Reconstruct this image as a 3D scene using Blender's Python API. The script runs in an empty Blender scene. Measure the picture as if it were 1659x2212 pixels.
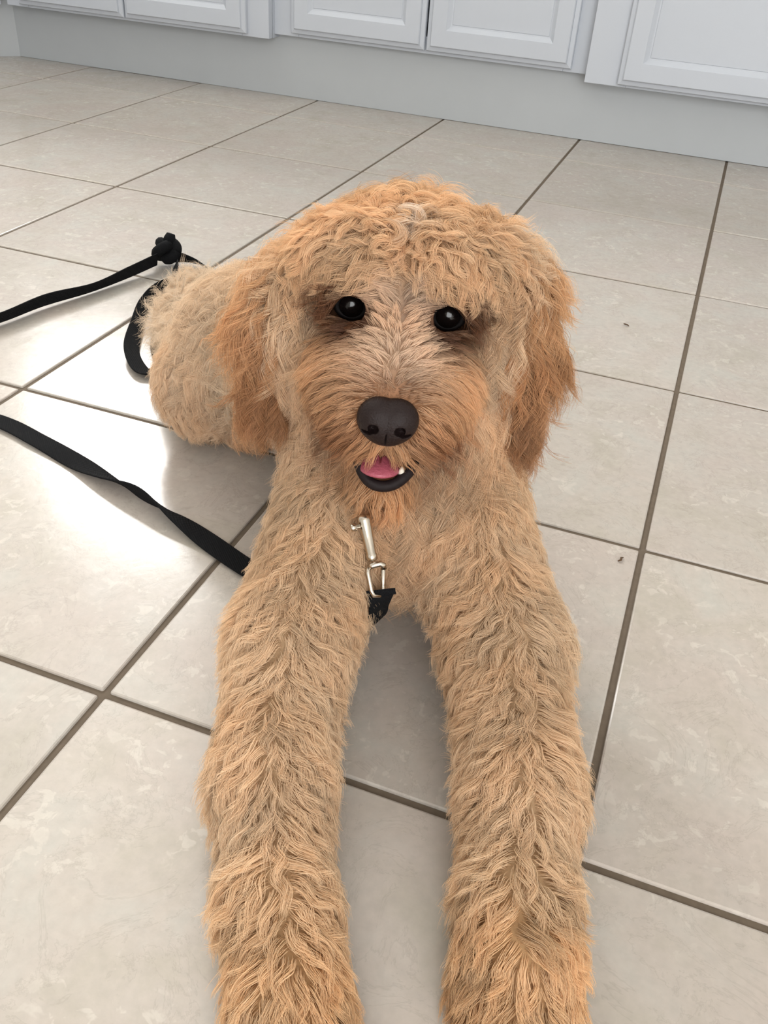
import bpy, bmesh, math, random
import numpy as np
from mathutils import Matrix, Vector
from mathutils.kdtree import KDTree

# ------------------------------------------------------------------ camera, world, light, exposure
sc = bpy.context.scene
COL = sc.collection
sc.view_settings.view_transform = 'Standard'
sc.view_settings.look = 'None'
sc.view_settings.gamma = 1.0
sc.view_settings.use_curve_mapping = False
sc.view_settings.exposure = 0.21
sc.cycles.max_bounces = 6
sc.cycles.diffuse_bounces = 3
sc.cycles.glossy_bounces = 3
sc.cycles.transmission_bounces = 5

CAM_POS = np.array((-0.02777, -0.33906, 0.47262))
CAM_ROT = np.array(((0.93535576, -0.25182725, 0.24838002),
                    (0.34818693, 0.53195205, -0.7718762),
                    (0.0622532, 0.80846153, 0.58524738)))
cam_data = bpy.data.cameras.new('camera')
cam_data.sensor_fit = 'VERTICAL'
cam_data.sensor_height = 36.0
cam_data.sensor_width = 27.0
cam_data.lens = 1912.63 / 2212.0 * 36.0
cam_data.clip_start = 0.02
cam = bpy.data.objects.new('camera', cam_data)
M4 = Matrix.Identity(4)
for i in range(3):
    for j in range(3):
        M4[i][j] = float(CAM_ROT[i, j])
    M4[i][3] = float(CAM_POS[i])
cam.matrix_world = M4
COL.objects.link(cam)
sc.camera = cam

world = bpy.data.worlds.new('daylight')
world.use_nodes = True
wb = world.node_tree.nodes['Background']
wb.inputs['Color'].default_value = (0.80, 0.90, 1.0, 1)
wb.inputs['Strength'].default_value = 1.0
sc.world = world


def area(name, loc, target, sx, sy, power, color):
    l = bpy.data.lights.new(name, 'AREA')
    l.shape = 'RECTANGLE'
    l.size = sx
    l.size_y = sy
    l.energy = power
    l.color = color
    o = bpy.data.objects.new(name, l)
    o.location = loc
    d = Vector(target) - Vector(loc)
    o.rotation_euler = d.to_track_quat('-Z', 'Y').to_euler()
    COL.objects.link(o)
    return o


# daylight entering through the kitchen window over the counter and the glazed door behind the camera
area('kitchen_window_daylight', (-1.98, 2.36, 1.52), (-1.98, 0.0, 1.52), 0.92, 0.92, 84, (1.0, 0.985, 0.965))
area('patio_door_daylight', (1.1, -2.13, 1.12), (1.1, 2.0, 1.12), 2.0, 1.95, 60, (1.0, 0.985, 0.965))

# ------------------------------------------------------------------ helpers
rng = np.random.default_rng(7)
random.seed(7)


def lin(r, g, b):
    f = lambda c: (c / 255 / 12.92) if c / 255 <= 0.04045 else ((c / 255 + 0.055) / 1.055) ** 2.4
    return (f(r), f(g), f(b))


def tag(o, label=None, cat=None, group=None, kind=None):
    if label: o['label'] = label
    if cat: o['category'] = cat
    if group: o['group'] = group
    if kind: o['kind'] = kind
    return o


def link(name, data, parent=None, mat=None, smooth=False):
    o = bpy.data.objects.new(name, data)
    COL.objects.link(o)
    if parent is not None:
        o.parent = parent
    if mat is not None and data is not None and len(data.materials) == 0:
        data.materials.append(mat)
    if smooth:
        data.polygons.foreach_set('use_smooth', [True] * len(data.polygons))
    return o


def empty(name, loc=(0, 0, 0)):
    o = bpy.data.objects.new(name, None)
    o.location = loc
    o.empty_display_size = 0.05
    COL.objects.link(o)
    return o


def mesh_from(name, v, f):
    me = bpy.data.meshes.new(name)
    me.from_pydata([tuple(map(float, p)) for p in v], [], [tuple(map(int, q)) for q in f])
    me.update()
    return me


def box_mesh(name, lo, hi, bevel=0.0, seg=2):
    bm = bmesh.new()
    bmesh.ops.create_cube(bm, size=1.0)
    for v in bm.verts:
        for k in range(3):
            v.co[k] = lo[k] + (v.co[k] + 0.5) * (hi[k] - lo[k])
    if bevel > 0:
        bmesh.ops.bevel(bm, geom=list(bm.edges), offset=bevel, segments=seg, affect='EDGES', profile=0.5)
    me = bpy.data.meshes.new(name)
    bm.to_mesh(me)
    bm.free()
    return me


def new_mat(name):
    m = bpy.data.materials.new(name)
    m.use_nodes = True
    nt = m.node_tree
    return m, nt, nt.nodes['Principled BSDF']


def simple(name, col, rough=0.5, metal=0.0, spec=0.5, noise=None):
    m, nt, b = new_mat(name)
    b.inputs['Base Color'].default_value = (*col, 1)
    b.inputs['Roughness'].default_value = rough
    b.inputs['Metallic'].default_value = metal
    b.inputs['Specular IOR Level'].default_value = spec
    if noise:
        scale, amt, bump = noise
        tc = nt.nodes.new('ShaderNodeTexCoord')
        n = nt.nodes.new('ShaderNodeTexNoise')
        n.inputs['Scale'].default_value = scale
        n.inputs['Detail'].default_value = 4
        nt.links.new(tc.outputs['Object'], n.inputs['Vector'])
        mx = nt.nodes.new('ShaderNodeMix')
        mx.data_type = 'RGBA'
        mx.inputs[6].default_value = (*[c * (1 - amt) for c in col], 1)
        mx.inputs[7].default_value = (*[min(1, c * (1 + amt)) for c in col], 1)
        nt.links.new(n.outputs['Fac'], mx.inputs[0])
        nt.links.new(mx.outputs[2], b.inputs['Base Color'])
        if bump:
            bp = nt.nodes.new('ShaderNodeBump')
            bp.inputs['Strength'].default_value = bump
            bp.inputs['Distance'].default_value = 0.001
            nt.links.new(n.outputs['Fac'], bp.inputs['Height'])
            nt.links.new(bp.outputs['Normal'], b.inputs['Normal'])
    return m


# ------------------------------------------------------------------ materials of the room
MAT_PAINT = simple('white_cabinet_paint', lin(196, 202, 211), 0.42, noise=(9, 0.015, 0.05))
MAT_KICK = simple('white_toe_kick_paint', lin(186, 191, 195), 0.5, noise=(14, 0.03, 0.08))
MAT_WALL = simple('wall_paint', lin(226, 223, 217), 0.8, noise=(30, 0.01, 0.1))
MAT_CEIL = simple('ceiling_paint', lin(240, 240, 238), 0.9)
MAT_GROUT = simple('grout', lin(104, 92, 78), 0.9, noise=(160, 0.22, 0.6))
MAT_TOP = simple('countertop_laminate', lin(205, 198, 186), 0.35, noise=(120, 0.08, 0))
MAT_GLASS, _nt, _b = new_mat('window_glass')
_b.inputs['Transmission Weight'].default_value = 1.0
_b.inputs['Roughness'].default_value = 0.02
_b.inputs['Base Color'].default_value = (0.95, 0.98, 1, 1)


def tile_material():
    m, nt, b = new_mat('beige_mottled_ceramic')
    N, L = nt.nodes, nt.links
    tc = N.new('ShaderNodeTexCoord')
    oi = N.new('ShaderNodeObjectInfo')
    mul = N.new('ShaderNodeMath'); mul.operation = 'MULTIPLY'; mul.inputs[1].default_value = 37.0
    L.new(oi.outputs['Random'], mul.inputs[0])
    cmb = N.new('ShaderNodeCombineXYZ')
    L.new(mul.outputs[0], cmb.inputs[0]); L.new(mul.outputs[0], cmb.inputs[2])
    add = N.new('ShaderNodeVectorMath'); add.operation = 'ADD'
    L.new(tc.outputs['Object'], add.inputs[0]); L.new(cmb.outputs[0], add.inputs[1])

    def noise(scale, detail, rough=0.55, dist=0.0):
        n = N.new('ShaderNodeTexNoise')
        n.inputs['Scale'].default_value = scale
        n.inputs['Detail'].default_value = detail
        n.inputs['Roughness'].default_value = rough
        n.inputs['Distortion'].default_value = dist
        L.new(add.outputs[0], n.inputs['Vector'])
        return n.outputs['Fac']

    def ramp(fac, stops):
        r = N.new('ShaderNodeValToRGB')
        e = r.color_ramp.elements
        while len(e) < len(stops): e.new(0.5)
        for k, (p, c) in enumerate(stops):
            e[k].position = p
            e[k].color = (*c, 1) if len(c) == 3 else c
        L.new(fac, r.inputs[0])
        return r.outputs[0]

    def mix(fac, c1, c2, mode='MIX'):
        x = N.new('ShaderNodeMix'); x.data_type = 'RGBA'; x.blend_type = mode
        if isinstance(fac, float): x.inputs[0].default_value = fac
        else: L.new(fac, x.inputs[0])
        for s, c in ((6, c1), (7, c2)):
            if isinstance(c, tuple): x.inputs[s].default_value = (*c, 1)
            else: L.new(c, x.inputs[s])
        return x.outputs[2]

    big = ramp(noise(16, 6, 0.62, 0.3), [(0.32, lin(180, 173, 161)), (0.5, lin(188, 180, 171)), (0.68, lin(187, 183, 175))])
    pink = ramp(noise(7.3, 2), [(0.48, (0, 0, 0)), (0.66, (1, 1, 1))])
    c = mix(0.0, big, big)
    mm = N.new('ShaderNodeMath'); mm.operation = 'MULTIPLY'; mm.inputs[1].default_value = 0.55
    L.new(pink, mm.inputs[0])
    c = mix(mm.outputs[0], big, lin(188, 176, 168))
    # pale cloudy flecks
    fl = ramp(noise(75, 3, 0.6, 0.5), [(0.575, (0, 0, 0)), (0.625, (1, 1, 1))])
    patch = ramp(noise(11, 2), [(0.42, (0, 0, 0)), (0.6, (1, 1, 1))])
    m2 = N.new('ShaderNodeMath'); m2.operation = 'MULTIPLY'
    L.new(fl, m2.inputs[0]); L.new(patch, m2.inputs[1])
    m3 = N.new('ShaderNodeMath'); m3.operation = 'MULTIPLY'; m3.inputs[1].default_value = 0.65
    L.new(m2.outputs[0], m3.inputs[0])
    c = mix(m3.outputs[0], c, lin(204, 198, 188))
    # thin greyish veins
    ve = ramp(noise(16, 6, 0.7, 1.0), [(0.485, (0, 0, 0)), (0.5, (1, 1, 1)), (0.515, (0, 0, 0))])
    m4 = N.new('ShaderNodeMath'); m4.operation = 'MULTIPLY'; m4.inputs[1].default_value = 0.22
    L.new(ve, m4.inputs[0])
    c = mix(m4.outputs[0], c, lin(144, 135, 124))
    fine = ramp(noise(140, 4, 0.6), [(0.3, (0.94, 0.94, 0.94)), (0.7, (1.04, 1.04, 1.04))])
    c = mix(1.0, c, fine, 'MULTIPLY')
    hue = N.new('ShaderNodeHueSaturation')
    v = N.new('ShaderNodeMapRange'); v.inputs[3].default_value = 0.95; v.inputs[4].default_value = 1.03
    L.new(oi.outputs['Random'], v.inputs[0]); L.new(v.outputs[0], hue.inputs['Value'])
    L.new(c, hue.inputs['Color'])
    L.new(hue.outputs[0], b.inputs['Base Color'])
    rr = N.new('ShaderNodeMapRange'); rr.inputs[3].default_value = 0.17; rr.inputs[4].default_value = 0.27
    L.new(noise(30, 3), rr.inputs[0]); L.new(rr.outputs[0], b.inputs['Roughness'])
    bp = N.new('ShaderNodeBump'); bp.inputs['Strength'].default_value = 0.12; bp.inputs['Distance'].default_value = 0.0012
    L.new(noise(48, 4, 0.6, 0.5), bp.inputs['Height']); L.new(bp.outputs[0], b.inputs['Normal'])
    return m


MAT_TILE = tile_material()

# ------------------------------------------------------------------ room shell
T = 0.33
X0, X1, Y0, Y1, ZC = -2.78, 2.2, -2.2, 2.41, 2.5
floor = link('floor', box_mesh('floor', (X0, Y0, -0.06), (X1, Y1, -0.0022)), None, MAT_GROUT)
tag(floor, 'beige mottled ceramic tile floor with brown grout lines', None, None, 'structure')
h = (T - 0.0052) / 2
tile_me = box_mesh('tile', (-h, -h, -0.008), (h, h, 0), 0.0016, 2)
tile_me.materials.append(MAT_TILE)
for jy in range(-6, 6):
    for ix in range(-8, 6):
        t = link('tile', tile_me, floor)
        t.location = (ix * T + T / 2, jy * T + T / 2, random.uniform(-0.0005, 0.0))
        t.rotation_euler = (0, 0, random.choice((0, 1, 2, 3)) * math.pi / 2)


def struct(name, lo, hi, mat, bevel=0.0, parent=None):
    o = link(name, box_mesh(name, lo, hi, bevel), parent, mat)
    if parent is None:
        o['kind'] = 'structure'
    return o


def wall_with_hole(name, axis_y, thick, xa, xb, hx0, hx1, hz0, hz1):
    """wall in the xz plane with a rectangular opening, one mesh"""
    xs = [xa, hx0, hx1, xb]
    zs = [0.0, hz0, hz1, ZC]
    bm = bmesh.new()
    for i in range(3):
        for k in range(3):
            if i == 1 and k == 1 or zs[k + 1] - zs[k] < 1e-6:
                continue
            r = bmesh.ops.create_cube(bm, size=1.0)
            for v in r['verts']:
                v.co.x = xs[i] + (v.co.x + .5) * (xs[i + 1] - xs[i])
                v.co.y = axis_y + (v.co.y + .5) * thick
                v.co.z = zs[k] + (v.co.z + .5) * (zs[k + 1] - zs[k])
    bmesh.ops.remove_doubles(bm, verts=bm.verts, dist=1e-5)
    me = bpy.data.meshes.new(name)
    bm.to_mesh(me); bm.free()
    o = link(name, me, None, MAT_WALL)
    o['kind'] = 'structure'
    return o


wall_with_hole('wall_back', Y1, 0.1, X0, X1, -2.46, -1.50, 1.04, 2.0)
wall_with_hole('wall_front', Y0 - 0.1, 0.1, X0, X1, 0.05, 2.15, 0.06, 2.12)
struct('wall_left', (X0 - 0.1, Y0 - 0.1, 0), (X0, Y1 + 0.1, ZC), MAT_WALL)
struct('wall_right', (X1, Y0 - 0.1, 0), (X1 + 0.1, Y1 + 0.1, ZC), MAT_WALL)
struct('ceiling', (X0 - 0.1, Y0 - 0.1, ZC), (X1 + 0.1, Y1 + 0.1, ZC + 0.08), MAT_CEIL)


def window(name, x0, x1, z0, z1, y, mull):
    w = empty(name, ((x0 + x1) / 2, y, z0))
    w['kind'] = 'structure'
    bm = bmesh.new()
    c = (x0 + x1) / 2
    bars = [(x0, x0 + .045, z0, z1), (x1 - .045, x1, z0, z1), (x0 + .045, x1 - .045, z0, z0 + .045), (x0 + .045, x1 - .045, z1 - .045, z1)]
    if mull:
        bars.append((c - .02, c + .02, z0 + .045, z1 - .045))
    for a, b, p, q in bars:
        r = bmesh.ops.create_cube(bm, size=1.0)
        for v in r['verts']:
            v.co.x = a + (v.co.x + .5) * (b - a) - c
            v.co.y = v.co.y * .05
            v.co.z = p + (v.co.z + .5) * (q - p) - z0
    me = bpy.data.meshes.new('window_frame'); bm.to_mesh(me); bm.free()
    link('window_frame', me, w, MAT_PAINT)
    link('pane', box_mesh('pane', (x0 - c + .04, -.004, .04), (x1 - c - .04, .004, z1 - z0 - .04)), w, MAT_GLASS)


window('window_1', -2.46, -1.50, 1.04, 2.0, Y1, False)
window('window_2', 0.05, 2.15, 0.06, 2.12, Y0 - 0.1, True)

# ------------------------------------------------------------------ base cabinets
KY = 1.852                      # face of the toe kick
struct('baseboard_back', (-1.879, KY, 0), (1.38, KY + 0.016, 0.15), MAT_KICK, 0.001)
# diagonal corner return of the toe kick
dl = 0.42
cx, cy = -1.877, KY
ux, uy = -math.sqrt(.5), -math.sqrt(.5)
nx, ny = -math.sqrt(.5), math.sqrt(.5)        # towards the corner, away from the room
dv = [(cx, cy), (cx + ux * dl, cy + uy * dl), (cx + ux * dl + nx * .016, cy + uy * dl + ny * .016), (cx + nx * .016, cy + ny * .016)]
vv = [(x, y, 0) for x, y in dv] + [(x, y, .15) for x, y in dv]
o = link('trim_1', mesh_from('trim_1', vv, [(0, 3, 2, 1), (4, 5, 6, 7), (0, 1, 5, 4), (1, 2, 6, 5), (2, 3, 7, 6), (3, 0, 4, 7)]), None, MAT_KICK)
o['kind'] = 'structure'
struct('baseboard_left', (cx + ux * dl - .016, .62, 0), (cx + ux * dl, cy + uy * dl, .15), MAT_KICK, 0.001)


def door_mesh(w, hgt):
    """framed cabinet door with routed outer edge and recessed centre panel; front faces -y, lower left corner at origin"""
    rings = [(0.0, 0.0), (0.0, -0.009), (0.0015, -0.0115), (0.010, -0.0135), (0.0112, -0.0185), (0.0128, -0.0200),
             (0.046, -0.0200), (0.0475, -0.0185), (0.0545, -0.0125), (0.0575, -0.0115), (0.0585, -0.0125), (0.064, -0.0125)]
    v, f = [], []
    for ins, y in rings:
        v += [(ins, y, ins), (w - ins, y, ins), (w - ins, y, hgt - ins), (ins, y, hgt - ins)]
    for k in range(len(rings) - 1):
        for c in range(4):
            a, b = k * 4 + c, k * 4 + (c + 1) % 4
            f.append((a, b, b + 4, a + 4))
    n = (len(rings) - 1) * 4
    f.append((n, n + 1, n + 2, n + 3))
    f.append((3, 2, 1, 0))
    me = mesh_from('door', v, f)
    me.materials.append(MAT_PAINT)
    return me


def cabinet(label, x0, x1, fy, fbot, dbot, doors, stiles):
    c = empty('base_cabinet', ((x0 + x1) / 2, fy + 0.28, 0.0))
    tag(c, label, 'cabinet', 'white base cabinets along the back wall')
    ox, oy = c.location.x, c.location.y
    top = 0.87
    b = link('body', box_mesh('body', (x0 - ox, fy + .02 - oy, fbot), (x1 - ox, Y1 - .06 - oy, top)), c, MAT_PAINT)
    bm = bmesh.new(); bm.from_mesh(b.data)      # hollow carcass, open at the front
    bmesh.ops.delete(bm, geom=[f for f in bm.faces if f.normal.y < -.9], context='FACES_ONLY')
    bm.to_mesh(b.data); bm.free()
    # face frame: stiles and rails
    bm = bmesh.new()
    pieces = [(a, bb, fbot, top) for a, bb in stiles]
    edges = sorted(stiles)
    for k in range(len(edges) - 1):
        a, bb = edges[k][1], edges[k + 1][0]
        if bb - a > 0.01:
            pieces.append((a, bb, fbot, fbot + .035))
            pieces.append((a, bb, top - .04, top))
    for a, bb, p, q in pieces:
        r = bmesh.ops.create_cube(bm, size=1.0)
        for v in r['verts']:
            v.co.x = a + (v.co.x + .5) * (bb - a) - ox
            v.co.y = fy + (v.co.y + .5) * .02 - oy
            v.co.z = p + (v.co.z + .5) * (q - p)
    me = bpy.data.meshes.new('face_frame'); bm.to_mesh(me); bm.free()
    fr = link('face_frame', me, c, MAT_PAINT)
    bv = fr.modifiers.new('edge', 'BEVEL'); bv.width = .0012; bv.segments = 2
    for a, bb in doors:
        d = link('door', door_mesh(bb - a, top - .03 - dbot), c)
        d.location = (a - ox, fy - .0005 - oy, dbot)
    return c


cabinet('white base cabinet with two doors next to the diagonal corner at far left', -1.846, -1.094, 1.797, .131, .138,
        [(-1.800, -1.4870), (-1.4825, -1.149)], [(-1.846, -1.78), (-1.165, -1.094)])
cabinet('white base cabinet with two doors meeting at a dark gap, behind the dog', -1.094, -.335, 1.827, .139, .147,
        [(-1.045, -.7110), (-.7060, -.371)], [(-1.094, -1.03), (-.39, -.335)])
cabinet('white base cabinet at right with the large recessed panel door', -.335, .62, 1.797, .128, .134,
        [(-.263, .118), (.122, .50)], [(-.335, -.245), (.10, .14), (.48, .62)])
cabinet('white two-door base cabinet furthest right, past the large panel door', .62, 1.38, 1.797, .128, .134,
        [(.69, .998), (1.002, 1.31)], [(.62, .71), (1.29, 1.38)])
c = cabinet('narrow white base cabinet set diagonally across the corner at far left', -.178, .178, 1.797, .131, .138, [(-.145, .145)], [(-.178, -.125), (.125, .178)])
c.location = (-2.184, 1.862, 0); c.rotation_euler = (0, 0, math.pi / 4)
c = cabinet('white two-door base cabinet on the left wall beyond the diagonal corner', -.45, .45, 1.797, .131, .138, [(-.38, -.002), (.002, .38)], [(-.45, -.36), (.36, .45)])
c.location = (-2.399, 1.07, 0); c.rotation_euler = (0, 0, math.pi / 2)
tp = [(1.38, 1.765), (1.38, 2.355), (-2.72, 2.355), (-2.72, .60), (-2.087, .60), (-2.087, 1.518), (-1.84, 1.765)]
nt_ = len(tp)
o = link('countertop', mesh_from('countertop', [(x, y, .87) for x, y in tp] + [(x, y, .905) for x, y in tp],
         [tuple(range(nt_ - 1, -1, -1)), tuple(range(nt_, 2 * nt_))] + [(i, (i + 1) % nt_, (i + 1) % nt_ + nt_, i + nt_) for i in range(nt_)]), None, MAT_TOP)
o['kind'] = 'structure'

# ------------------------------------------------------------------ signed-distance modelling of the dog
E0 = np.array((-0.194, 0.178, 0.242))          # midpoint between the eyes
HX = np.array((0.9555, 0.2936, -0.0305))       # head right
HU = np.array((0.0085, 0.0759, 0.9971))        # head up
HF = np.array((0.2950, -0.9529, 0.0700))       # head forward (nose direction)
HX /= np.linalg.norm(HX); HF -= HX * (HX @ HF); HF /= np.linalg.norm(HF); HU = np.cross(HF, HX)
if HU[2] < 0: HU = -HU
HB = np.stack([HX, HU, HF], 1)                 # local -> world


def H(a, b, c):
    return E0 + HX * a + HU * b + HF * c


def hloc(P):
    return (P - E0) @ HB


UP = np.array((0, 0, 1.0))
A = lambda *t: np.array(t, float)


class Prim:
    """tapered capsule of flesh with the fur that grows on it"""
    def __init__(s, p0, r0, p1, r1, reg, comb=(0, 0, -1), side=None, k=0.0, L=.025, lift=.4, col=(214, 176, 132), curl=.0025, dens=1.0, mess=1.0):
        s.p0, s.r0, s.p1, s.r1 = np.array(p0, float), r0, np.array(p1, float), r1
        s.reg, s.L, s.lift, s.curl, s.k, s.dens = reg, L, lift, curl, k, dens
        s.comb = np.array(comb, float)
        s.side = None if side is None else np.array(side, float) / np.linalg.norm(side)
        s.col = np.array(lin(*col)) ** .42 * np.array((1.02, .948, .868))
        s.mess = mess

    def closest(s, P):
        d = s.p1 - s.p0
        t = np.clip(((P - s.p0) @ d) / max(d @ d, 1e-12), 0, 1)
        return s.p0 + t[:, None] * d, s.r0 + t * (s.r1 - s.r0)

    def sdf(s, P):
        c, r = s.closest(P)
        q = P - c
        return np.sqrt((q * q).sum(1)) - r


def chain(pts, reg, **kw):
    """pts: (position, radius) list -> capsules"""
    return [Prim(pts[i][0], pts[i][1], pts[i + 1][0], pts[i + 1][1], reg, **kw) for i in range(len(pts) - 1)]


prims = []
# --- trunk
back_dir = A(-.83, .52, -.15)
chest_c = (206, 162, 116)
prims += [Prim((-.178, .190, .088), .060, (-.205, .222, .12), .070, 'chest', comb=(.10, -.25, -1), side=HX, k=.5, L=.038, lift=.40, col=chest_c, curl=.004)]
prims += chain([((-.21, .225, .12), .068), ((-.30, .310, .130), .062), ((-.395, .355, .105), .064)], 'back', comb=back_dir + A(0, 0, -.5), L=.03, lift=.5, col=(232, 206, 172), curl=.004, dens=.8)
prims += [Prim((-.19, .205, .14), .062, H(0, -.03, -.085), .05, 'chest', comb=(.08, -.2, -1), side=HX, k=.5, L=.034, lift=.4, col=chest_c, curl=.004)]
# --- hind legs
prims += [Prim((-.396, .345, .088), .050, (-.432, .330, .064), .043, 'hind_leg', comb=(-.2, -.5, -.8), L=.024, lift=.5, col=(222, 188, 150), curl=.004),
          Prim((-.435, .342, .045), .033, (-.450, .372, .035), .027, 'hind_leg', comb=(-.2, -.5, -.8), L=.022, lift=.5, col=(216, 180, 140), curl=.004),
          Prim((-.435, .362, .028), .022, (-.385, .330, .020), .017, 'hind_leg', comb=(.7, -.5, -.3), L=.014, lift=.5, col=(180, 134, 94), curl=.003),
          Prim((-.345, .415, .085), .052, (-.320, .43, .055), .046, 'hind_leg_far', comb=(.2, .3, -.8), L=.024, lift=.5, col=(216, 180, 140), curl=.004, dens=.35),
          Prim((-.32, .43, .032), .03, (-.25, .385, .024), .021, 'hind_leg_far', comb=(.7, -.5, -.3), L=.02, lift=.5, col=(212, 174, 130), curl=.003, dens=.35)]
# --- tail lying behind on the floor
prims += chain([((-.455, .365, .085), .026), ((-.525, .455, .058), .019), ((-.572, .545, .042), .014), ((-.600, .605, .034), .010)], 'tail',
               comb=(-.35, .5, .25), side=(.83, .55, 0), k=.7, L=.042, lift=.75, col=(236, 216, 188), curl=.004, dens=.8)
# --- forelegs
def foreleg(pts, reg, side):
    d = np.array(pts[-1][0]) - np.array(pts[1][0]); d[2] = 0; d /= np.linalg.norm(d)
    s = np.array((-d[1], d[0], 0.0))
    out = []
    n = len(pts) - 1
    for i in range(n):
        f = i / (n - 1)
        col = (218, 180, 136) if i < 3 else ((208, 164, 112) if i < 4 else (192, 138, 82))
        out.append(Prim(pts[i][0], pts[i][1], pts[i + 1][0], pts[i + 1][1], reg, comb=d * (.35 + .35 * f) + A(0, 0, -.25), side=s,
                        k=1.0 - .3 * f, L=.024 - .006 * f, lift=.60 - .12 * f, col=col, curl=.003))
    return out


prims += foreleg([((-.222, .172, .100), .042), ((-.212, .052, .054), .033), ((-.179, -.045, .038), .027), ((-.144, -.109, .031), .0220),
                  ((-.120, -.146, .026), .0195), ((-.108, -.166, .018), .0155)], 'foreleg_a', 1)
prims += foreleg([((-.148, .208, .100), .042), ((-.076, .104, .054), .032), ((-.041, .006, .038), .027), ((-.0275, -.055, .031), .0225),
                  ((-.0185, -.084, .027), .0205), ((-.0150, -.098, .019), .0165)], 'foreleg_b', 1)
for base, d in ((A(-.108, -.166, .012), A(.10, -.19, 0)), (A(-.0150, -.098, .012), A(.05, -.21, 0))):
    d = d / np.linalg.norm(d); s = A(-d[1], d[0], 0)
    for q in (-1.5, -.5, .5, 1.5):
        reg = 'foreleg_a' if base[0] < -.05 else 'foreleg_b'
        pA = base + s * q * .0095 + d * (.004 - .003 * abs(q)); pB = pA + d * .010
        prims.append(Prim(pA, .0108, pB, .0098, reg, comb=d + A(0, 0, -.3), L=.016, lift=.5, col=(184, 126, 70), curl=.003))
# --- head
sk = (194, 142, 92)
prims += [Prim(H(0, .000, -.050), .056, H(0, -.004, -.085), .052, 'head', comb=HU * .15 + HF * .55, side=HX, k=.9, L=.031, lift=.78, col=sk, curl=.007, dens=1.4)]
for s in (-1, 1):
    prims += [Prim(H(.026 * s, .0285, -.006), .021, H(.046 * s, .024, -.018), .022, 'head', comb=HF * .50 - HU * .45 + HX * s * .7, L=.019, lift=.45, col=(198, 150, 102), curl=.004, dens=1.4),
              Prim(H(.055 * s if s > 0 else -.052, .014 if s > 0 else .000, -.036), .021, H(.055 * s, -.025, -.033), .023, 'head', comb=-HU * 1.0 + HX * s * .10 + HF * .20, L=.042, lift=.42, col=(230, 202, 166), curl=.005, mess=.6, dens=1.4),
              Prim(H(.046 * s, -.034, -.036), .031, H(.040 * s, -.058, -.028), .028, 'head', comb=-HU * 1.0 + HX * s * .35 + HF * .15, L=.030, lift=.35, col=(214, 174, 130), curl=.003, mess=.6, dens=1.4)]
    prims += [Prim(H(.021 * s, -.040, .020), .0300, H(.014 * s, -.046, .053), .0220, 'muzzle', comb=-HU * .62 - HF * .25 + HX * s * .9, L=.025, lift=.28, col=(188, 126, 76), curl=.0010, dens=1.4, mess=.22)]
prims += [Prim(H(0, .006, -.012), .023, H(0, -.026, .050), .0165, 'muzzle', comb=HU * .6 - HF * .8, side=HX, k=1.2, L=.008, lift=.18, col=(218, 184, 156), curl=.0006, dens=1.4, mess=.4)]
prims += [Prim(H(0, -.088, -.005), .024, H(0, -.103, .048), .0115, 'muzzle', comb=-HU * 1.0 + HF * .25, side=HX, k=.6, L=.024, lift=.25, col=(184, 116, 64), curl=.0015, mess=.35)]

EYES = [H(-.0318, -.001, -.0085), H(.0318, -.001, -.0085)]
NOSE_C = H(0, -.041, .079)


def body_sdf(P, plist, k=.007):
    acc = np.zeros(len(P))
    for q in plist:
        acc += np.exp(-np.clip(q.sdf(P) / k, -40, 40))
    return -k * np.log(acc)


def carve(P, d):
    for e in EYES:
        c = e + HF * .009 + HU * .001
        d = np.maximum(d, .0170 - np.sqrt(((P - c) ** 2).sum(1)))
    l = hloc(P) - A(0, -.0815, .064)
    q = np.sqrt(((l / A(.0175, .0085, .03)) ** 2).sum(1))
    return np.maximum(d, (1 - q) * .0085)


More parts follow.
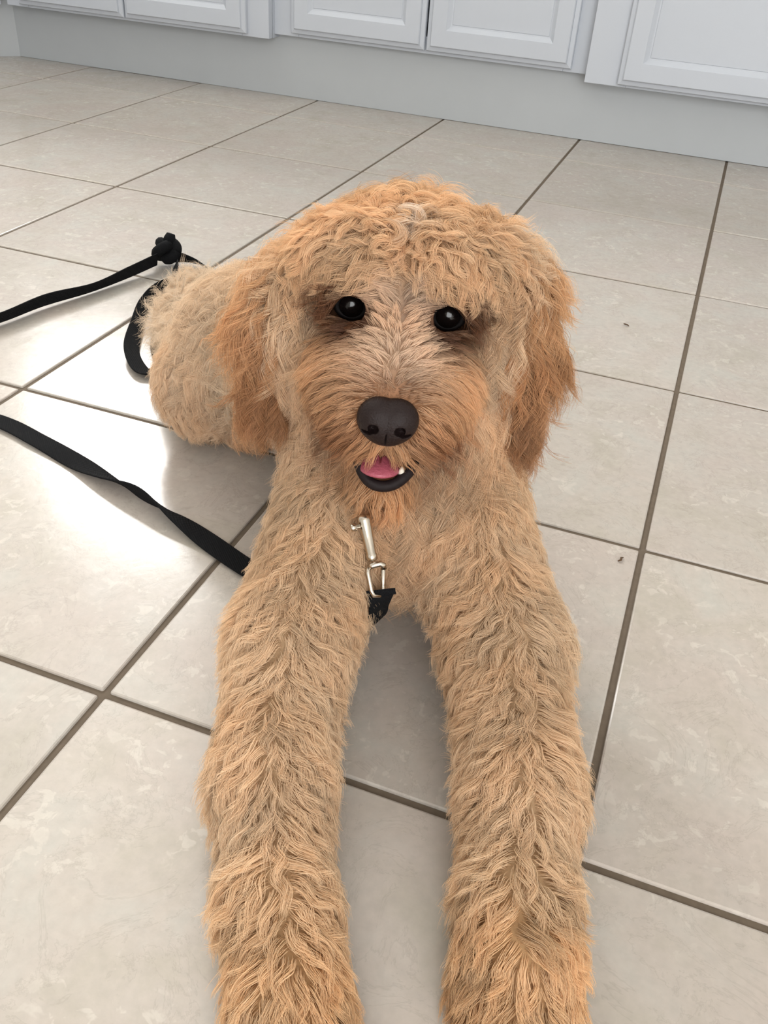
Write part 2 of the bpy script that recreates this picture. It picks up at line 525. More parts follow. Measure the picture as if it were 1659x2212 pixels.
def surface_nets(fn, lo, hi, h):
    lo, hi = np.array(lo, float), np.array(hi, float)
    n = np.ceil((hi - lo) / h).astype(int) + 1
    g = np.stack(np.meshgrid(*[lo[i] + h * np.arange(n[i]) for i in range(3)], indexing='ij'), -1).reshape(-1, 3)
    D = np.concatenate([fn(g[i:i + 200000]) for i in range(0, len(g), 200000)]).reshape(n)
    S = D < 0
    cn = n - 1
    cnt = np.zeros(cn); pos = np.zeros((*cn, 3))
    corner = [(i, j, k) for i in (0, 1) for j in (0, 1) for k in (0, 1)]
    sl = lambda c: tuple(slice(c[i], c[i] + cn[i]) for i in range(3))
    for a in corner:
        for ax in range(3):
            if a[ax]: continue
            b = list(a); b[ax] = 1
            da, db = D[sl(a)], D[sl(tuple(b))]
            m = (da < 0) != (db < 0)
            t = np.where(m, da / np.where(m, da - db, 1), 0)
            p = np.zeros((*cn, 3)); p[...] = a
            p[..., ax] += t
            pos += p * m[..., None]; cnt += m
    act = cnt > 0
    idx = -np.ones(cn, int); idx[act] = np.arange(act.sum())
    base = np.stack(np.meshgrid(*[np.arange(c) for c in cn], indexing='ij'), -1)
    V = lo + h * (base[act] + pos[act] / cnt[act][:, None])
    F = []
    for ax in range(3):
        u, v = (ax + 1) % 3, (ax + 2) % 3
        sh = [slice(None)] * 3
        a_, b_ = list(sh), list(sh)
        a_[ax] = slice(0, n[ax] - 1); b_[ax] = slice(1, n[ax])
        A_, B_ = S[tuple(a_)], S[tuple(b_)]
        ch = np.argwhere(A_ != B_)
        ok = (ch[:, u] > 0) & (ch[:, v] > 0) & (ch[:, u] < cn[u]) & (ch[:, v] < cn[v])
        ch = ch[ok]
        inside = A_[tuple(ch.T)]
        def id_(du, dv_):
            q = ch.copy(); q[:, u] += du; q[:, v] += dv_
            return idx[tuple(q.T)]
        q = np.stack([id_(-1, -1), id_(0, -1), id_(0, 0), id_(-1, 0)], 1)
        q[~inside] = q[~inside][:, ::-1]
        F.append(q)
    return V, np.concatenate(F)


def np_mesh(name, V, F):
    me = bpy.data.meshes.new(name)
    me.vertices.add(len(V)); me.vertices.foreach_set('co', V.astype(np.float32).ravel())
    me.loops.add(F.size); me.loops.foreach_set('vertex_index', F.astype(np.int32).ravel())
    me.polygons.add(len(F)); me.polygons.foreach_set('loop_start', np.arange(0, F.size, F.shape[1], dtype=np.int32))
    me.update(calc_edges=True)
    me.polygons.foreach_set('use_smooth', np.ones(len(F), bool))
    me.validate()
    return me


def gradient(fn, P, e=.0008):
    g = np.stack([fn(P + np.eye(3)[k] * e) - fn(P - np.eye(3)[k] * e) for k in range(3)], 1)
    return g / (np.linalg.norm(g, axis=1)[:, None] + 1e-9)


# ------------------------------------------------------------------ materials of the dog
def hair_material():
    m = bpy.data.materials.new('apricot_fur')
    m.use_nodes = True
    nt = m.node_tree
    nt.nodes.remove(nt.nodes['Principled BSDF'])
    out = nt.nodes['Material Output']
    at = nt.nodes.new('ShaderNodeAttribute'); at.attribute_name = 'fur_color'
    df = nt.nodes.new('ShaderNodeBsdfDiffuse')
    tr = nt.nodes.new('ShaderNodeBsdfTranslucent')
    hr = nt.nodes.new('ShaderNodeBsdfHair'); hr.component = 'Reflection'
    hr.inputs['RoughnessU'].default_value = .35; hr.inputs['RoughnessV'].default_value = .6
    hr.inputs['Color'].default_value = (.9, .85, .8, 1)
    nt.links.new(at.outputs['Color'], df.inputs['Color'])
    nt.links.new(at.outputs['Color'], tr.inputs['Color'])
    m1 = nt.nodes.new('ShaderNodeMixShader'); m1.inputs[0].default_value = .38
    nt.links.new(df.outputs[0], m1.inputs[1]); nt.links.new(tr.outputs[0], m1.inputs[2])
    m2 = nt.nodes.new('ShaderNodeMixShader'); m2.inputs[0].default_value = .035
    nt.links.new(m1.outputs[0], m2.inputs[1]); nt.links.new(hr.outputs[0], m2.inputs[2])
    nt.links.new(m2.outputs[0], out.inputs['Surface'])
    return m


MAT_FUR = hair_material()
MAT_SKIN = simple('skin_under_fur', lin(176, 130, 92), 0.8, noise=(60, 0.1, 0))
_at = MAT_SKIN.node_tree.nodes.new('ShaderNodeAttribute'); _at.attribute_name = 'fur_color'
MAT_SKIN.node_tree.links.new(_at.outputs['Color'], MAT_SKIN.node_tree.nodes['Principled BSDF'].inputs['Base Color'])
MAT_NOSE = simple('brown_black_nose', lin(34, 24, 23), 0.5, 0.0, .22, noise=(700, 0.25, 0.5))
MAT_EYE = simple('dark_eye', lin(16, 12, 11), 0.12)
MAT_LID = simple('dark_eyelid', lin(16, 11, 10), 0.6, 0.0, .15)
MAT_LIP = simple('black_lip', lin(30, 23, 24), 0.6, 0.0, .18, noise=(300, 0.2, 0.4))
MAT_TONGUE = simple('pink_tongue', lin(168, 84, 100), 0.4, noise=(500, 0.1, 0.6))
MAT_TOOTH = simple('tooth', lin(232, 226, 212), 0.3)
MAT_MOUTH = simple('mouth_inside', lin(70, 34, 38), 0.5)

dog = empty('dog', (-.2, .2, 0))
tag(dog, 'fluffy apricot doodle dog lying on the tiles, forelegs stretched towards the viewer', 'dog')
DOGI = Matrix.Translation((.2, -.2, 0))


def dog_part(name, me, mat, parent=dog):
    o = link(name, me, parent, mat)
    if parent is dog:
        o.matrix_parent_inverse = DOGI
    return o


full = lambda P: carve(P, body_sdf(P, prims))
V, F = surface_nets(full, (-.66, -.22, -.002), (.04, .68, .33), .0055)
V[:, 2] = np.maximum(V[:, 2], .0006)
body_me = np_mesh('body', V, F)
dog_part('body', body_me, MAT_SKIN)
BODY = (V, F)

# --- ears: soft hanging flaps
ear_prims = {}
for s, nm in ((-1, 'l'), (1, 'r')):
    pl = []
    dz = -.015 if s < 0 else 0.0
    for q, bot in ((-.5, -.070), (0, -.080), (.5, -.072)):
        sh = .003 if s < 0 else 0.0
        pts = [(H(.052 * s, .028 + dz, -.058 + q * .030), .011), (H((.079 - sh) * s, .010 + dz, -.058 + q * .045), .009),
               (H((.092 - sh) * s, -.025, -.052 + q * .055), .009), (H((.094 - sh - .004 * abs(q)) * s, bot, -.046 + q * .045), .008)]
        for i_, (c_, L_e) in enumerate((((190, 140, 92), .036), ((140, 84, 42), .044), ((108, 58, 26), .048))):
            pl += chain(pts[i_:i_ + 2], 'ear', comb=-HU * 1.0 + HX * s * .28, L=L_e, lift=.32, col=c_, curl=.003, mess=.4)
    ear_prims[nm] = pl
ears = {}
for nm, pl in ear_prims.items():
    P_ = np.array([q.p0 for q in pl] + [q.p1 for q in pl])
    fn = lambda P, pl=pl: body_sdf(P, pl, .004)
    Ve, Fe = surface_nets(fn, P_.min(0) - .025, P_.max(0) + .025, .0035)
    ears[nm] = (dog_part('ear', np_mesh('ear', Ve, Fe), MAT_SKIN), Ve, Fe)

# ------------------------------------------------------------------ fur
ALL = prims + ear_prims['l'] + ear_prims['r']


def sample(V, F, n):
    tri = np.concatenate([F[:, [0, 1, 2]], F[:, [0, 2, 3]]])
    a, b, c = V[tri[:, 0]], V[tri[:, 1]], V[tri[:, 2]]
    ar = np.linalg.norm(np.cross(b - a, c - a), axis=1) / 2
    t = rng.choice(len(tri), n, p=ar / ar.sum())
    u, v = rng.random(n), rng.random(n)
    fl = u + v > 1
    u[fl], v[fl] = 1 - u[fl], 1 - v[fl]
    P = a[t] + u[:, None] * (b - a)[t] + v[:, None] * (c - a)[t]
    return P, ar.sum()


def fields(P, plist, tau=.006):
    n = len(P)
    W = np.zeros((len(plist), n))
    for i, q in enumerate(plist):
        W[i] = np.exp(-np.clip(q.sdf(P), -.02, .2) / tau)
    W /= W.sum(0)
    comb = np.zeros((n, 3)); col = np.zeros((n, 3)); L = np.zeros(n); lift = np.zeros(n); curl = np.zeros(n); dens = np.zeros(n); mess = np.zeros(n)
    for i, q in enumerate(plist):
        w = W[i]
        c = np.tile(q.comb / max(np.linalg.norm(q.comb), 1e-6), (n, 1))
        if q.side is not None:
            cp, r = q.closest(P)
            s = ((P - cp) @ q.side) / r
            c = c + (np.clip(s * 2.6, -1, 1) * q.k)[:, None] * q.side
        comb += w[:, None] * c; col += w[:, None] * q.col
        L += w * q.L; lift += w * q.lift; curl += w * q.curl; dens += w * q.dens; mess += w * q.mess
    regs = sorted({q.reg for q in plist})
    RW = np.stack([sum(W[i] for i, q in enumerate(plist) if q.reg == r) for r in regs])
    return comb, col, L, lift, curl, dens, mess, np.array(regs)[RW.argmax(0)]


def face_tweaks(P, comb, col, L, lift, curl):
    """markings, painted eye-socket shade and hair lengths of the face, in head coordinates"""
    l = hloc(P)
    a, b, c = l.T
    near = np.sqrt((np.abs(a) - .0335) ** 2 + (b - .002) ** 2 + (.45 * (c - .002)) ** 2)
    # short dark hair round the eyes; brow shade is painted into its colour too
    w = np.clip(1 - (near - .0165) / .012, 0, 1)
    below = np.clip((.012 - b) / .012, 0, 1)
    w_s = w * below
    L[:] = np.maximum(L * (1 - .70 * w_s), .0045)
    if comb is not None:                      # hair under and beside the eye lies away from it
        rad = HX * (np.sign(a) * (np.abs(a) - .0316))[:, None] + HU * (b - .004)[:, None]
        w2 = (np.clip(1 - (near - .010) / .016, 0, 1) * np.clip((.010 - b) / .008, 0, 1))[:, None]
        comb[:] = unit(comb) * (1 - w2) + unit(rad) * w2 * 1.5
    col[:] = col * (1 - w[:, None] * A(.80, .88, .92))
    # short hair just round the nose leather
    dn = np.linalg.norm((l - A(0, -.041, .076)) / A(1, 1, 1), axis=1)
    w = np.clip(1 - (dn - .016) / .020, 0, 1) * np.clip((b + .060) / .012, 0, 1)
    L *= 1 - .72 * w
    # darker red-brown whisker pads at the sides of the nose and the mouth corner
    q = np.exp(-((np.abs(a) - .028) / .020) ** 2 - ((b + .066) / .024) ** 2) * np.clip(c / .01 + .5, 0, 1)
    col[:] = col * (1 - q[:, None] * A(.72, .84, .90))
    # tan stripe between brows and above the nose
    q = np.exp(-(a / .022) ** 2 - ((b + .028) / .012) ** 2) * (c > .04)
    col[:] = col * (1 - .5 * q[:, None]) + np.array(lin(140, 84, 48)) * (.5 * q[:, None])
    # grey-brown smudge between the brows
    q = np.exp(-((a - .004) / .010) ** 2 - ((b - .012) / .012) ** 2) * (c > -.03)
    col[:] = col * (1 - .45 * q[:, None]) + np.array(lin(120, 96, 84)) * (.45 * q[:, None])
    q = np.exp(-(a / .015) ** 2) * np.clip((b + .036) / .008, 0, 1) * np.clip((.012 - b) / .008, 0, 1) * (c > -.02)
    L *= 1 - .5 * q                            # close-lying hair on the bridge of the nose
    q = np.exp(-((a + .002) / .004) ** 2 - ((b - .054) / .005) ** 2) * (c > -.045)     # small white tuft on the forehead
    col[:] = col * (1 - .8 * q[:, None]) + A(.95, .90, .83) * (.8 * q[:, None])
    return L


def pigment(me, V, plist):
    """skin pigment of the flesh under the fur, plus the painted eye-socket shade"""
    col = fields(V, plist)[1] ** 1.6 * .5
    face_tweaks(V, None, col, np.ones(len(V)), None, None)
    at = me.attributes.new('fur_color', 'FLOAT_COLOR', 'POINT')
    at.data.foreach_set('color', np.concatenate([col, np.ones((len(V), 1))], 1).astype(np.float32).ravel())


def value_noise(P, scale, seed):
    """cheap smooth 3-D noise in 0..1"""
    r = np.random.default_rng(seed)
    tab = r.random((32, 32, 32))
    q = P * scale + 1000
    i = np.floor(q).astype(int); f = q - i
    f = f * f * (3 - 2 * f)
    o = 0
    for dx in (0, 1):
        for dy in (0, 1):
            for dz in (0, 1):
                w = (f[:, 0] if dx else 1 - f[:, 0]) * (f[:, 1] if dy else 1 - f[:, 1]) * (f[:, 2] if dz else 1 - f[:, 2])
                o = o + w * tab[(i[:, 0] + dx) % 32, (i[:, 1] + dy) % 32, (i[:, 2] + dz) % 32]
    return o


NP = 9


def unit(v):
    return v / (np.linalg.norm(v, axis=1)[:, None] + 1e-9)


def grow(V, F, plist, fn, n_guides, n_strands, head=True, clump=.64, gravity=.35, radius=.00014):
    # guides -----------------------------------------------------------------
    def keep(P):
        N = gradient(fn, P)
        return N, (P[:, 2] > .006) | (N[:, 2] > -.2)
    G, _ = sample(V, F, n_guides)
    N, k = keep(G)
    if not head: k &= body_sdf(G, prims) > .002
    G, N = G[k], N[k]
    comb, col, L, lift, curl, dens, mess, reg = fields(G, plist)
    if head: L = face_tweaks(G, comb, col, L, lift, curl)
    L = L * (.75 + .5 * rng.random(len(G)))
    jit = np.stack([value_noise(G, 38, 11 + k) - .5 for k in range(3)], 1)
    comb = unit(comb) + (jit * .9 + rng.normal(0, .12, (len(G), 3))) * mess[:, None]
    tang = comb - N * (comb * N).sum(1)[:, None]
    tang = unit(tang)
    lf = lift * (.7 + .6 * rng.random(len(G)))
    d = unit(tang + N * lf[:, None])
    pts = [G.copy()]
    p = G.copy()
    ph = rng.random(len(G)) * 6.28
    wl = .016 + .014 * rng.random(len(G))
    chi = rng.choice((-1, 1), len(G))
    e1 = unit(np.cross(d, N) + 1e-6); 
    for s in range(1, NP):
        step = (L / (NP - 1))[:, None]
        d = unit(d + (tang * .10 - UP * gravity * .30 * np.clip(L / .03, .2, 1.5)[:, None]) * 1.0)
        p = p + d * step
        # keep out of the flesh and off the floor
        dist = np.minimum(fn(p), body_sdf(p, ALL))
        push = np.clip(.0022 + .0035 * s / NP - dist, 0, .01)
        if push.max() > 0:
            m = push > 0
            p[m] += gradient(lambda Q: np.minimum(fn(Q), body_sdf(Q, ALL)), p[m]) * push[m][:, None]
        p[:, 2] = np.maximum(p[:, 2], .0015 + .0004 * s)
        pts.append(p.copy())
    GP = np.stack(pts, 1)                                    # guides x NP x 3
    # curl
    tt = np.linspace(0, 1, NP)
    arc = L[:, None] * tt
    e2 = unit(np.cross(e1, unit(GP[:, -1] - GP[:, 0])))
    amp = curl[:, None] * np.clip(L / .02, .2, 1.4)[:, None] * tt ** .8
    w = arc / wl[:, None] * 6.28 + ph[:, None]
    GP += (np.sin(w) * amp)[..., None] * e1[:, None] + (np.cos(w) * amp * .6 * chi[:, None])[..., None] * e2[:, None]
    GP[:, 0] = G
    # children -----------------------------------------------------------------
    R, _ = sample(V, F, n_strands)
    N, k = keep(R)
    if not head: k &= body_sdf(R, prims) > .002      # not where the flap is sunk into the head
    view = unit(CAM_POS - R)
    facing = (N * view).sum(1)
    _, ccol, cL, _, _, cd, _, creg = fields(R, plist)
    k &= rng.random(len(R)) < np.where(facing > -.35, 1.0, .45) * np.clip(cd, 0, 1.4) / 1.4
    R, ccol, creg, N, cL = R[k], ccol[k], creg[k], N[k], cL[k]
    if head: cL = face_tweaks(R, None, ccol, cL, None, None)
    kd = KDTree(len(G))
    for i, g in enumerate(G): kd.insert(g, i)
    kd.balance()
    gi = np.array([kd.find(q)[1] for q in R])
    n = len(R)
    off = R - G[gi]
    rel = GP[gi] - G[gi][:, None]
    ls = np.clip(cL / np.maximum(L[gi], 1e-4), .4, 1.25) * (.72 + .42 * rng.random(n) ** .7)
    cl = np.clip(clump + rng.normal(0, .16, n), .1, .95)
    fz = unit(rng.normal(0, 1, (n, 3))) * (.0035 * rng.random(n) ** 2)[:, None] * np.clip(cL / .025, .2, 1.5)[:, None]
    shrink = 1 - cl[:, None] * tt ** 1.3
    C = R[:, None] + rel * ls[:, None, None] - off[:, None] * (1 - shrink)[..., None] + fz[:, None] * (tt ** 1.6)[:, None]
    C[..., 2] = np.maximum(C[..., 2], .0012)
    # colour
    gcol = .68 + .56 * value_noise(G[gi], 60, 3)
    big = .92 + .16 * value_noise(R, 16, 5)
    rnd = np.exp(rng.normal(0, .17, n))
    cc = ccol * (gcol * big * rnd)[:, None]
    pale = ((rng.random(n) < .10) & (ccol[:, 1] > .35))[:, None]
    cc = np.where(pale, cc * .6 + np.array(lin(236, 214, 184)) * .4, cc)
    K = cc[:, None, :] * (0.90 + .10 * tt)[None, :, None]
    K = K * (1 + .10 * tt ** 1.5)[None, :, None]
    red = value_noise(G[gi], 48, 21)                         # some locks are redder than others
    K = K * (1 - (red * np.array((.01, .10, .20))[:, None]).T)[:, None, :] * 1.05
    K = K / np.maximum(1, K.max(2, keepdims=True) / .93)
    rad = radius * (.75 + .5 * rng.random(n))[:, None] * (1 - .72 * tt ** 1.6)[None, :]
    return C, np.clip(K, 0, .95), rad, creg


def make_curves(name, C, K, rad, parent):
    cu = bpy.data.hair_curves.new(name)
    n = len(C)
    cu.add_curves([NP] * n)
    cu.points.foreach_set('position', C.astype(np.float32).ravel())
    ra = cu.attributes.get('radius') or cu.attributes.new('radius', 'FLOAT', 'POINT')
    ra.data.foreach_set('value', rad.astype(np.float32).ravel())
    ca = cu.attributes.new('fur_color', 'FLOAT_COLOR', 'POINT')
    ca.data.foreach_set('color', np.concatenate([K, np.ones((*K.shape[:2], 1))], 2).astype(np.float32).ravel())
    cu.materials.append(MAT_FUR)
    o = bpy.data.objects.new(name, cu)
    COL.objects.link(o)
    o.parent = parent
    o.matrix_parent_inverse = DOGI
    o['kind'] = 'stuff'
    return o


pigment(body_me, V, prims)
for nm, (o, Ve, Fe) in ears.items():
    pigment(o.data, Ve, ear_prims[nm])
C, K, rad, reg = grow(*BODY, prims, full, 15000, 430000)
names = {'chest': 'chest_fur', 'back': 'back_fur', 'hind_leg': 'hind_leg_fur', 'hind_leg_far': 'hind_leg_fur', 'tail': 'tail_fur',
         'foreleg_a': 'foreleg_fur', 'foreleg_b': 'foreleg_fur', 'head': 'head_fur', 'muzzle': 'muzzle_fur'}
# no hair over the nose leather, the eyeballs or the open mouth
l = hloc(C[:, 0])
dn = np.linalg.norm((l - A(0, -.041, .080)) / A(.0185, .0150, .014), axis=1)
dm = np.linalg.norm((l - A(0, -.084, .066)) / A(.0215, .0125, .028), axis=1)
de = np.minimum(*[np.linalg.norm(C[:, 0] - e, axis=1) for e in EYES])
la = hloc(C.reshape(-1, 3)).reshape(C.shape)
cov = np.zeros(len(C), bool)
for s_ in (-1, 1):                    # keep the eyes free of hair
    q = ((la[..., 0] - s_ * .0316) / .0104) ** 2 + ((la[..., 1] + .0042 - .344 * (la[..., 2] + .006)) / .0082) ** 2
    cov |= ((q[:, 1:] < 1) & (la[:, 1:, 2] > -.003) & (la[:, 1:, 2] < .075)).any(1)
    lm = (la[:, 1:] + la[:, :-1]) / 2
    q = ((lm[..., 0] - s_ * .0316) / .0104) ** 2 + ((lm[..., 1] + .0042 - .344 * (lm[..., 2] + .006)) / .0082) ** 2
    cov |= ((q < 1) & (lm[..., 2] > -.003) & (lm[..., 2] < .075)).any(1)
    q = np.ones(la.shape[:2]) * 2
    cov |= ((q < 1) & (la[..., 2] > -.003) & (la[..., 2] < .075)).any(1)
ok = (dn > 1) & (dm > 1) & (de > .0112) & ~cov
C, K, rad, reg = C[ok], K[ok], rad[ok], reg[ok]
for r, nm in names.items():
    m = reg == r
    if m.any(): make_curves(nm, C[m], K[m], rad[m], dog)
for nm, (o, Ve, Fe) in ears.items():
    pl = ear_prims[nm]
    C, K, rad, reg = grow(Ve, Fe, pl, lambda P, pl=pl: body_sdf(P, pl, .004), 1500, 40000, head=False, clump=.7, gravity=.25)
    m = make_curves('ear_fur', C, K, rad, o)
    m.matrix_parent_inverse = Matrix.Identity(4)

# ------------------------------------------------------------------ eyes, nose, mouth
def head_matrix(p):
    m = Matrix.Identity(4)
    for i in range(3):
        m[i][0], m[i][1], m[i][2] = float(HX[i]), float(HU[i]), float(HF[i])
        m[i][3] = float(p[i])
    return m


def sphere_mesh(name, r, seg=28, rings=18):
    bm = bmesh.new()
    bmesh.ops.create_uvsphere(bm, u_segments=seg, v_segments=rings, radius=r)
    me = bpy.data.meshes.new(name); bm.to_mesh(me); bm.free()
    me.polygons.foreach_set('use_smooth', [True] * len(me.polygons))
    return me


def torus_mesh(name, R, r, sx=1.0, sy=1.0, nu=36, nv=10):
    v, f = [], []
    for i in range(nu):
        t = 2 * math.pi * i / nu
        for j in range(nv):
            q = 2 * math.pi * j / nv
            v.append(((R + r * math.cos(q)) * math.cos(t) * sx, (R + r * math.cos(q)) * math.sin(t) * sy, r * math.sin(q)))
            f.append((i * nv + j, ((i + 1) % nu) * nv + j, ((i + 1) % nu) * nv + (j + 1) % nv, i * nv + (j + 1) % nv))
    me = mesh_from(name, v, f)
    me.polygons.foreach_set('use_smooth', [True] * len(me.polygons))
    return me


def place(o, p):
    o.matrix_parent_inverse = Matrix.Identity(4)
    o.matrix_basis = DOGI @ head_matrix(p)


for e in EYES:
    ey = link('eye', sphere_mesh('eye', .0102), dog, MAT_EYE); place(ey, e)
    lid = link('eyelid', torus_mesh('eyelid', .0092, .0022, 1.05, .88), ey, MAT_LID)
    lid.location = (0, 0, .0048)


def nose_sdf(P):                         # head-local coordinates about the nose centre
    x, y, z = P.T
    ax = np.abs(x)
    k = .004
    def ell(cx, cy, cz, rx, ry, rz):
        q = np.sqrt(((ax - cx) / rx) ** 2 + ((y - cy) / ry) ** 2 + ((z - cz) / rz) ** 2)
        return (q - 1) * min(rx, ry, rz)
    ds = [ell(0, .001, -.001, .0150, .0118, .0100), ell(.0085, .0015, -.001, .0088, .0100, .0095), ell(0, -.0075, .0002, .0080, .0070, .0080)]
    d = -k * np.log(sum(np.exp(-np.clip(q / k, -40, 40)) for q in ds))
    hole = ell(.0084, -.0015, .0095, .0036, .0034, .0075)
    slit = ell(.0122, -.0050, .0070, .0040, .0016, .0055)
    d = np.maximum(d, -hole); d = np.maximum(d, -slit)
    groove = ell(0, -.010, .0098, .0006, .0085, .0025)
    return np.maximum(d, -groove)


Vn, Fn = surface_nets(nose_sdf, (-.024, -.022, -.018), (.024, .020, .018), .0006)
no = link('nose', np_mesh('nose', Vn, Fn), dog, MAT_NOSE); place(no, NOSE_C)
no.scale = (.94, .94, .96)


def tongue_sdf(P):
    x, y, z = P.T
    q = np.sqrt((x / .0150) ** 2 + ((y + .10 * z + 14 * x * x - .0016) / .0052) ** 2 + (z / .022) ** 2)
    d = (q - 1) * .0052
    g = np.sqrt((x / .0010) ** 2 + ((y - .0062) / .0030) ** 2 + (z / .020) ** 2)
    return np.maximum(d, -(g - 1) * .001)


Vt, Ft = surface_nets(tongue_sdf, (-.018, -.016, -.026), (.018, .012, .026), .0008)
to = link('tongue', np_mesh('tongue', Vt, Ft), dog, MAT_TONGUE); place(to, H(-.002, -.0845, .048))


def tube(name, pts, rads, n=12, close=True):
    pts = [Vector(p) for p in pts]
    v, f = [], []
    for i, p in enumerate(pts):
        t = (pts[min(i + 1, len(pts) - 1)] - pts[max(i - 1, 0)]).normalized()
        a = t.orthogonal().normalized() if i == 0 else (a - t * a.dot(t)).normalized()
        b = t.cross(a)
        for k in range(n):
            q = 2 * math.pi * k / n
            v.append(p + (a * math.cos(q) + b * math.sin(q)) * rads[i])
            if i:
                f.append(((i - 1) * n + k, (i - 1) * n + (k + 1) % n, i * n + (k + 1) % n, i * n + k))
    f.append(tuple(range(n - 1, -1, -1))); f.append(tuple((len(pts) - 1) * n + k for k in range(n)))
    me = mesh_from(name, v, f)
    me.polygons.foreach_set('use_smooth', [True] * len(me.polygons))
    return me


def smooth_path(ctrl, n):
    """Catmull-Rom through control points (any dimension)"""
    c = np.array(ctrl, float)
    c = np.vstack([2 * c[0] - c[1], c, 2 * c[-1] - c[-2]])
    out = []
    m = len(c) - 3
    for t in np.linspace(0, m - 1e-9, n):
        i = int(t); u = t - i
        p0, p1, p2, p3 = c[i:i + 4]
        out.append(.5 * ((2 * p1) + (-p0 + p2) * u + (2 * p0 - 5 * p1 + 4 * p2 - p3) * u * u + (-p0 + 3 * p1 - 3 * p2 + p3) * u ** 3))
    return np.array(out)


lip = smooth_path([(-.0195, -.074, .046, .0015), (-.0165, -.084, .055, .0030), (-.009, -.0925, .0620, .0036), (0, -.0950, .0640, .0038),
                   (.010, -.0925, .0620, .0038), (.0185, -.085, .055, .0036), (.0220, -.078, .046, .0022)], 30)
lo_ = link('lower_lip', tube('lower_lip', [tuple(q[:3]) for q in lip], [q[3] for q in lip]), dog, MAT_LIP); place(lo_, E0)
cav = sphere_mesh('mouth_lining', 1.0, 24, 14)
for v in cav.vertices: v.co = (v.co.x * .0185, v.co.y * .0110, v.co.z * .016)
mo = link('mouth_lining', cav, dog, MAT_MOUTH); place(mo, H(0, -.082, .034))
th = tube('tooth', [(0, 0, 0), (0, .003, .0006), (0, .0055, .0014), (0, .0072, .0018)], [.0022, .0021, .0014, .0004], 10)
tt_ = link('tooth', th, dog, MAT_TOOTH); place(tt_, H(.0125, -.0885, .058))

# ------------------------------------------------------------------ leash
def webbing_material():
    m, nt, b = new_mat('black_webbing')
    N, L = nt.nodes, nt.links
    tc = N.new('ShaderNodeTexCoord')
    w = N.new('ShaderNodeTexWave'); w.inputs['Scale'].default_value = 260; w.bands_direction = 'DIAGONAL'
    n = N.new('ShaderNodeTexNoise'); n.inputs['Scale'].default_value = 900
    L.new(tc.outputs['Object'], w.inputs['Vector']); L.new(tc.outputs['Object'], n.inputs['Vector'])
    r = N.new('ShaderNodeValToRGB')
    r.color_ramp.elements[0].color = (*lin(12, 13, 15), 1); r.color_ramp.elements[1].color = (*lin(25, 26, 29), 1)
    L.new(n.outputs['Fac'], r.inputs[0]); L.new(r.outputs[0], b.inputs['Base Color'])
    bp = N.new('ShaderNodeBump'); bp.inputs['Strength'].default_value = .5; bp.inputs['Distance'].default_value = .0006
    L.new(w.outputs['Fac'], bp.inputs['Height']); L.new(bp.outputs[0], b.inputs['Normal'])
    b.inputs['Roughness'].default_value = .9
    b.inputs['Specular IOR Level'].default_value = .15
    return m


MAT_WEB = webbing_material()
MAT_METAL = simple('nickel_plated_metal', lin(206, 198, 186), .22, 1.0, noise=(200, .08, .1))
leash = empty('leash', (-.55, .35, 0))
tag(leash, 'black woven leash with a knotted handle loop lying on the tiles around the dog', 'leash')
LI = Matrix.Translation((.55, -.35, 0))


def ribbon(name, ctrl, width=.0195, thick=.0017, n=160):
    """flat webbing: control rows are x, y, z of the centre and the roll angle (0 = flat on the floor)"""
    c = smooth_path(ctrl, n)
    P = c[:, :3]
    T_ = np.gradient(P, axis=0); T_ = unit(T_)
    S = unit(np.cross(T_, np.tile(UP, (n, 1))))
    Nn = np.cross(S, T_)
    a = c[:, 3]
    Sd = S * np.cos(a)[:, None] + Nn * np.sin(a)[:, None]
    Nd = np.cross(Sd, T_)
    prof = [(-.5, -.35), (-.47, -.5), (.47, -.5), (.5, -.35), (.5, .35), (.47, .5), (-.47, .5), (-.5, .35)]
    V = np.concatenate([P + Sd * (u * width) + Nd * (v * thick) for u, v in prof], 1).reshape(-1, 3)
    V[:, 2] = np.maximum(V[:, 2], .0004)
    m = len(prof)
    F = [(i * m + k, i * m + (k + 1) % m, (i + 1) * m + (k + 1) % m, (i + 1) * m + k) for i in range(n - 1) for k in range(m)]
    F += [tuple(range(m - 1, -1, -1)), tuple((n - 1) * m + k for k in range(m))]
    me = mesh_from(name, V, F)
    o = link(name, me, leash, MAT_WEB)
    o.matrix_parent_inverse = LI
    return o


# from the snap under the chest, out to the left along the floor, a wide turn, and back to the knot
ribbon('strap', [(-.1625, .0855, .0870, .5), (-.1625, .0885, .0780, .5), (-.1665, .0955, .0560, .6), (-.176, .110, .028, .6), (-.200, .125, .010, .3), (-.250, .142, .004, 0), (-.303, .159, .003, 0),
                 (-.347, .176, .003, 0), (-.385, .190, .006, -.45), (-.430, .204, .0095, -1.25), (-.475, .217, .006, -.5), (-.52, .231, .003, .1),
                 (-.575, .247, .003, 0), (-.632, .260, .003, 0), (-.72, .262, .003, 0), (-.80, .285, .004, .1), (-.835, .345, .006, .4), (-.815, .40, .009, .8),
                 (-.783, .440, .0105, 1.0), (-.768, .510, .0115, 1.15), (-.745, .575, .0095, .95), (-.731, .635, .012, 1.2), (-.718, .690, .016, 1.3)], n=260)
# handle loop beyond the knot
ribbon('handle_loop', [(-.712, .705, .016, 1.3), (-.690, .722, .012, .9), (-.660, .716, .010, .7), (-.640, .690, .009, .8), (-.648, .655, .010, 1.0), (-.664, .612, .011, 1.1),
                       (-.655, .560, .010, 1.0), (-.632, .508, .009, .8), (-.606, .455, .008, .6), (-.580, .425, .005, .3), (-.560, .415, .004, .2), (-.555, .44, .004, .2),
                       (-.585, .478, .004, .2), (-.610, .525, .005, .5), (-.635, .575, .008, .9), (-.66, .64, .010, 1.1), (-.69, .69, .012, 1.1)], n=160)
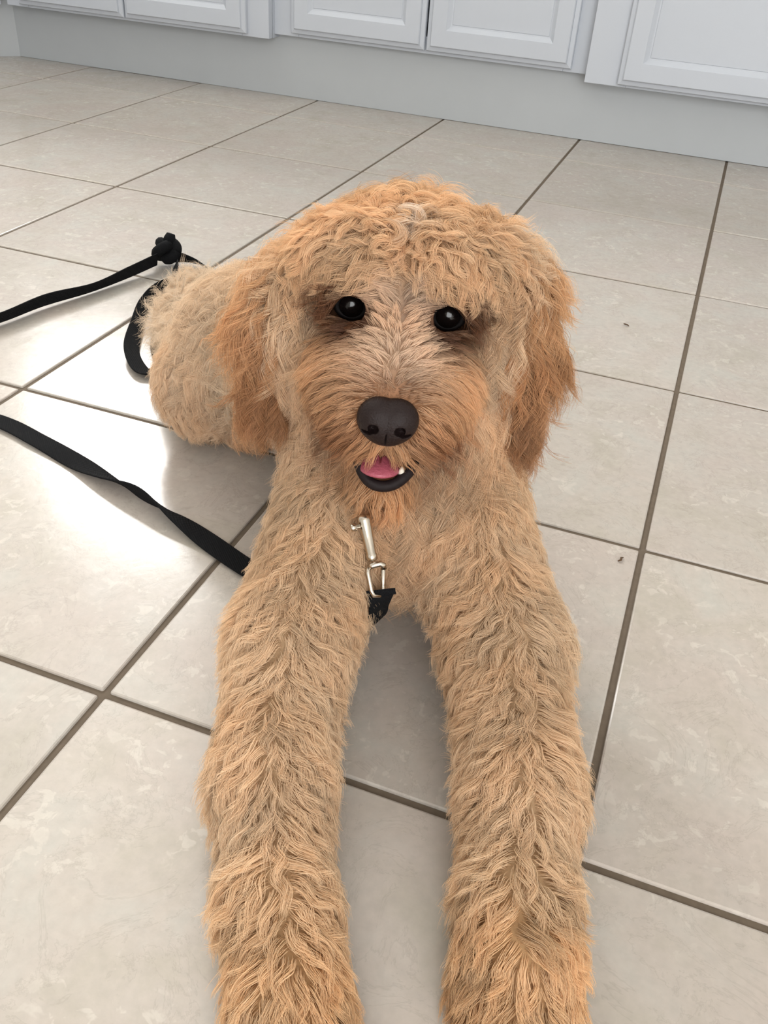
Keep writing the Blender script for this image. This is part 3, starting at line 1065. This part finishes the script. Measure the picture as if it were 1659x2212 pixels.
# knot: a short overhand twist of the webbing
kc = A(-.716, .712, .018)
kn = []
for i in range(90):
    t = i / 89 * 2 * math.pi
    kn.append(kc + A((.0085 + .006 * math.cos(3 * t)) * math.cos(2 * t), (.0085 + .006 * math.cos(3 * t)) * math.sin(2 * t), .009 * math.sin(3 * t) + .004))
ko = link('knot', tube('knot', [tuple(q) for q in kn], [.0078] * 90, 10), leash, MAT_WEB)
ko.matrix_parent_inverse = LI
ks = link('knot_tail', tube('knot_tail', [tuple(kc + A(.001, .003, .012)), tuple(kc + A(.003, .006, .020)), tuple(kc + A(.004, .008, .026))], [.009, .0085, .006], 10), leash, MAT_WEB)
ks.matrix_parent_inverse = LI

# bolt snap hanging on the chest
snap_top, snap_bot = A(-.1850, .1085, .1220), A(-.1735, .0965, .1015)
ax = snap_bot - snap_top; ax /= np.linalg.norm(ax)
vw = CAM_POS - snap_top; vw -= ax * (vw @ ax); vw /= np.linalg.norm(vw)
sd = np.cross(ax, vw)
if sd[0] < 0: sd = -sd
SNP = lambda s, a, v: tuple(snap_top + sd * s + ax * a + vw * v)     # along: side, down the barrel, outwards
L_ = np.linalg.norm(snap_bot - snap_top)
snap = link('bolt_snap', tube('bolt_snap', [SNP(0, -.004, 0), SNP(0, 0, 0), SNP(0, .002, 0), SNP(0, L_ - .004, 0), SNP(0, L_ - .003, 0), SNP(0, L_, 0), SNP(0, L_ + .001, 0)],
                              [.0044, .0046, .0044, .0034, .0040, .0038, .0022], 18), leash, MAT_METAL)
snap.matrix_parent_inverse = LI
snap['label'] = 'silver metal swivel snap'
def snap_part(name, pts, r, n=12):
    link(name, tube(name, pts, r if isinstance(r, list) else [r] * len(pts), n), snap, MAT_METAL)
snap_part('thumb_knob', [SNP(-.0035, .003, .003), SNP(-.006, .003, .0035), SNP(-.0062, .003, .0035), SNP(-.0095, .003, .004), SNP(-.0098, .003, .004)], [.0014, .0014, .0026, .0028, .002])
snap_part('swivel_collar', [SNP(-.0030, L_ + .0045, .001), SNP(-.001, L_ + .0038, .002), SNP(.0045, L_ + .0036, .002), SNP(.0065, L_ + .005, .001), SNP(.0062, L_ + .0075, .0)], .0020)
snap_part('eye_loop', [SNP(-.0035, L_ + .0045, .001), SNP(-.0048, L_ + .008, .0015), SNP(-.0048, L_ + .020, .002), SNP(-.0040, L_ + .0235, .001), SNP(-.0005, L_ + .0245, -.001),
                       SNP(.0025, L_ + .0235, -.005), SNP(.0038, L_ + .018, -.006), SNP(.0058, L_ + .0075, -.001)], .0017)

# ------------------------------------------------------------------ crumbs on the floor
MAT_CRUMB = simple('dry_crumb', lin(92, 70, 50), .9, noise=(800, .3, .4))
def crumb(label, x, y, rz, ln):
    p = [(-ln / 2, .0006, .0008), (-ln / 6, -.0008, .0016), (ln / 5, .0006, .0013), (ln / 2, -.0003, .0008)]
    o = link('crumb', tube('crumb', p, [.0005, .0010, .0009, .0004], 8), None, MAT_CRUMB)
    o.location = (x, y, 0); o.rotation_euler = (0, 0, rz)
    tag(o, label, 'crumb', 'specks of dirt on the tiles')


crumb('tiny dark crumb on the tile right of the dog ear', -.082, .824, -.5, .009)
crumb('tiny brown crumb near the long grout line, beside the right foreleg', -.016, .306, 1.2, .008)
